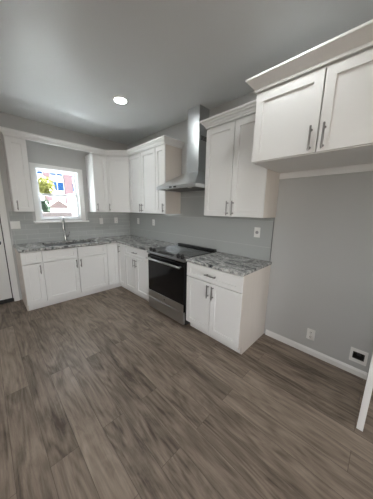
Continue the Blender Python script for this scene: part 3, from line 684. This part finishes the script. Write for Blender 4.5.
# water outlet box recessed in the wall
r = plate_root('water_outlet_box', 'white square water outlet box recessed low in the wall near the tall side panel', 'outlet box', MR_, 4.02, 0.19, 0.0005)
bm = B(); plate(bm, [-4.082, BY0, BY1, -3.958], [0.122, BZ0, BZ1, 0.258], -0.008, -0.0005, lambda y, z: not (BY0 < y < BY1 and BZ0 < z < BZ1), 'yzx', 0.003); obj('frame', bm, 'plastic', r)
bm = B(); plate(bm, [BY0 + 0.001, BY0 + 0.005, BY1 - 0.005, BY1 - 0.001], [BZ0 + 0.001, BZ0 + 0.005, BZ1 - 0.005, BZ1 - 0.001], 0.0, 0.085, lambda y, z: not (BY0 + 0.005 < y < BY1 - 0.005 and BZ0 + 0.005 < z < BZ1 - 0.005), 'yzx'); box(bm, 0.085, 0.09, BY0 + 0.001, BY1 - 0.001, BZ0 + 0.001, BZ1 - 0.001); o = obj('recess', bm, 'void', r); o['label'] = 'dark recess'
bm = B(); tube(bm, [(0.08, -4.02, 0.185), (0.035, -4.02, 0.185)], 0.010, 10); tube(bm, [(0.045, -4.02, 0.185), (0.045, -4.02, 0.208)], 0.008, 10); box(bm, 0.025, 0.036, -4.035, -4.005, 0.178, 0.192, 0.003); obj('valve', bm, 'darkgrey', r)

# ------------------------------------------------------------------ recessed ceiling lights
LP = [(-0.925, -1.52, 'round recessed ceiling light glowing in front of the range wall, near the corner cabinets'), (-0.94, -3.40, 'round recessed ceiling light in front of the deep refrigerator cabinet'),
      (-2.7, -2.1, 'added unseen round ceiling light at the left, brightening the range wall cabinets'), (-2.0, -5.6, 'round recessed ceiling light at the far end of the room')]  # the left lamp is added out of view to brighten the wall cabinets
for (x, y, lab) in LP:
    r = thing('ceiling_light', lab, 'ceiling light', (x, y, H - 0.01), 'recessed ceiling lights')
    bm = B(); lathe(bm, [(0.068, 0), (0.086, 0.004), (0.090, 0.0095), (0.068, 0.0095), (0.068, 0)], 40, Matrix.Translation((x, y, H - 0.010))); obj('trim_ring', bm, 'plastic', r, True)
    bm = B(); lathe(bm, [(0, 0), (0.066, 0), (0.067, 0.004), (0, 0.004)], 40, Matrix.Translation((x, y, H - 0.008))); obj('lens', bm, 'lamp', r, True)

# ------------------------------------------------------------------ outside the window
GZ = -0.45
bm = B(); box(bm, -2.3, -1.0, 0.14, 0.80, GZ - 0.2, 1.15); struct('added_bounce_block', bm, 'bounce_pale')  # unseen pale block added to bounce sunlight up through the window
bm = B(); box(bm, -14, 14, 0.14, 22, GZ - 0.22, GZ - 0.002); struct('ground', bm, 'asphalt')
hs = thing('house', 'pale house with brick piers and glazing coloured as reflected blue sky across the yard, seen through the window', 'house', (2.0, 16, GZ))
bm = B(); box(bm, -3, 8, 14.2, 18, GZ, 7.0); obj('wall', bm, 'extwhite', hs)
for (a, b) in ((1.16, 1.52), (2.45, 2.98), (-0.4, 0.0), (4.0, 4.5)):
    bm = B(); box(bm, a, b, 13.9, 14.199, GZ, 6.6); obj('brick_pier', bm, 'brick', hs)
for (a, b) in ((0.02, 1.15), (1.53, 2.44), (2.99, 3.99)):
    for (z0, z1) in ((2.72, 3.42), (3.80, 4.32)):
        bm = B(); plate(bm, [a, a + 0.04, (a + b) / 2 - 0.02, (a + b) / 2 + 0.02, b - 0.04, b], [z0, z0 + 0.05, z1 - 0.05, z1], 14.1, 14.199,
                        lambda x, z: x < a + 0.04 or x > b - 0.04 or abs(x - (a + b) / 2) < 0.02 or z < z0 + 0.05 or z > z1 - 0.05, 'xzy'); o = obj('window', bm, 'extwhite', hs)
        bm = B(); box(bm, a + 0.03, b - 0.03, 14.15, 14.16, z0 + 0.04, z1 - 0.04); obj('pane', bm, 'skyglass', o)
sh = thing('shed', 'small gabled white shed with a pinkish roof beyond the yard wall, seen through the window', 'shed', (0.2, 7, GZ))
bm = B(); box(bm, -0.20, 0.60, 6.6, 8, GZ, 1.46); obj('wall', bm, 'extwhite', sh)
def gable(x0, x1, y0, y1, z0, z1):
    bm = B(); m_ = (x0 + x1) / 2
    a = [bm.verts.new((x, y0, z)) for x, z in ((x0, z0), (x1, z0), (m_, z1))]; b = [bm.verts.new((x, y1, z)) for x, z in ((x0, z0), (x1, z0), (m_, z1))]
    bm.faces.new(a); bm.faces.new(b[::-1])
    for k in range(3): bm.faces.new((a[k], a[(k + 1) % 3], b[(k + 1) % 3], b[k]))
    bmesh.ops.recalc_face_normals(bm, faces=bm.faces[:]); return bm
obj('roof', gable(-0.26, 0.66, 6.55, 8.05, 1.462, 1.80), 'roofpink', sh)
bm = B(); tube(bm, [(-0.30, 6.53, 1.47), (0.20, 6.53, 1.83), (0.70, 6.53, 1.47)], 0.02, 6); obj('bargeboard', bm, 'extwhite', sh)
bm = B(); box(bm, -2.5, -0.02, 4.0, 4.15, GZ, 1.32); tag(obj('yard_wall', bm, 'tanwall'), 'low taupe yard wall seen through the bottom of the window', 'wall')
bm = B(); box(bm, 0.20, 0.46, 5.0, 5.26, GZ, 1.95, 0.01); box(bm, 0.17, 0.49, 4.97, 5.29, 1.95, 2.0, 0.01); tag(obj('gate_post', bm, 'extwhite'), 'cream square gate post seen at the right of the window', 'post')
def foliage(c, rad, n, size, seed):
    bm = B(); R = random.Random(seed)
    for _ in range(n):
        d = Vector((R.gauss(0, 1), R.gauss(0, 1), R.gauss(0, 1))).normalized() * (R.random() ** 0.4)
        p = Vector(c) + Vector((d.x * rad[0], d.y * rad[1], d.z * rad[2]))
        q = Matrix.Rotation(R.random() * 6.28, 4, Vector((R.gauss(0, 1), R.gauss(0, 1), R.gauss(0, 1))).normalized()); s = size * R.uniform(0.6, 1.3)
        bm.faces.new([bm.verts.new(p + (q @ Vector(v)) * s) for v in ((-0.5, 0, 0), (0, -0.28, 0.05), (0.6, 0, 0), (0, 0.28, 0.05))])
    return bm
tr = thing('tree', 'yellow-green leafy tree seen through the left of the window', 'tree', (-0.35, 6.0, GZ))
obj('foliage', foliage((-0.34, 6.0, 2.33), (0.30, 0.36, 0.36), 1300, 0.12, 3), 'leafy', tr)
bm = B(); tube(bm, [(-0.38, 6.0, GZ), (-0.36, 6.02, 1.0), (-0.38, 6.0, 2.3)], [0.06, 0.05, 0.02], 8); obj('trunk', bm, 'bark', tr)
tr = thing('shrub', 'dark green shrub behind the yard wall at the lower left of the window', 'shrub', (-0.62, 4.9, GZ))
obj('foliage', foliage((-0.62, 4.9, 1.48), (0.15, 0.2, 0.28), 600, 0.09, 5), 'leafd', tr)
bm = B(); tube(bm, [(-0.62, 4.9, GZ), (-0.6, 4.9, 0.6), (-0.60, 4.9, 1.4)], [0.04, 0.03, 0.015], 8); obj('stem', bm, 'bark', tr)
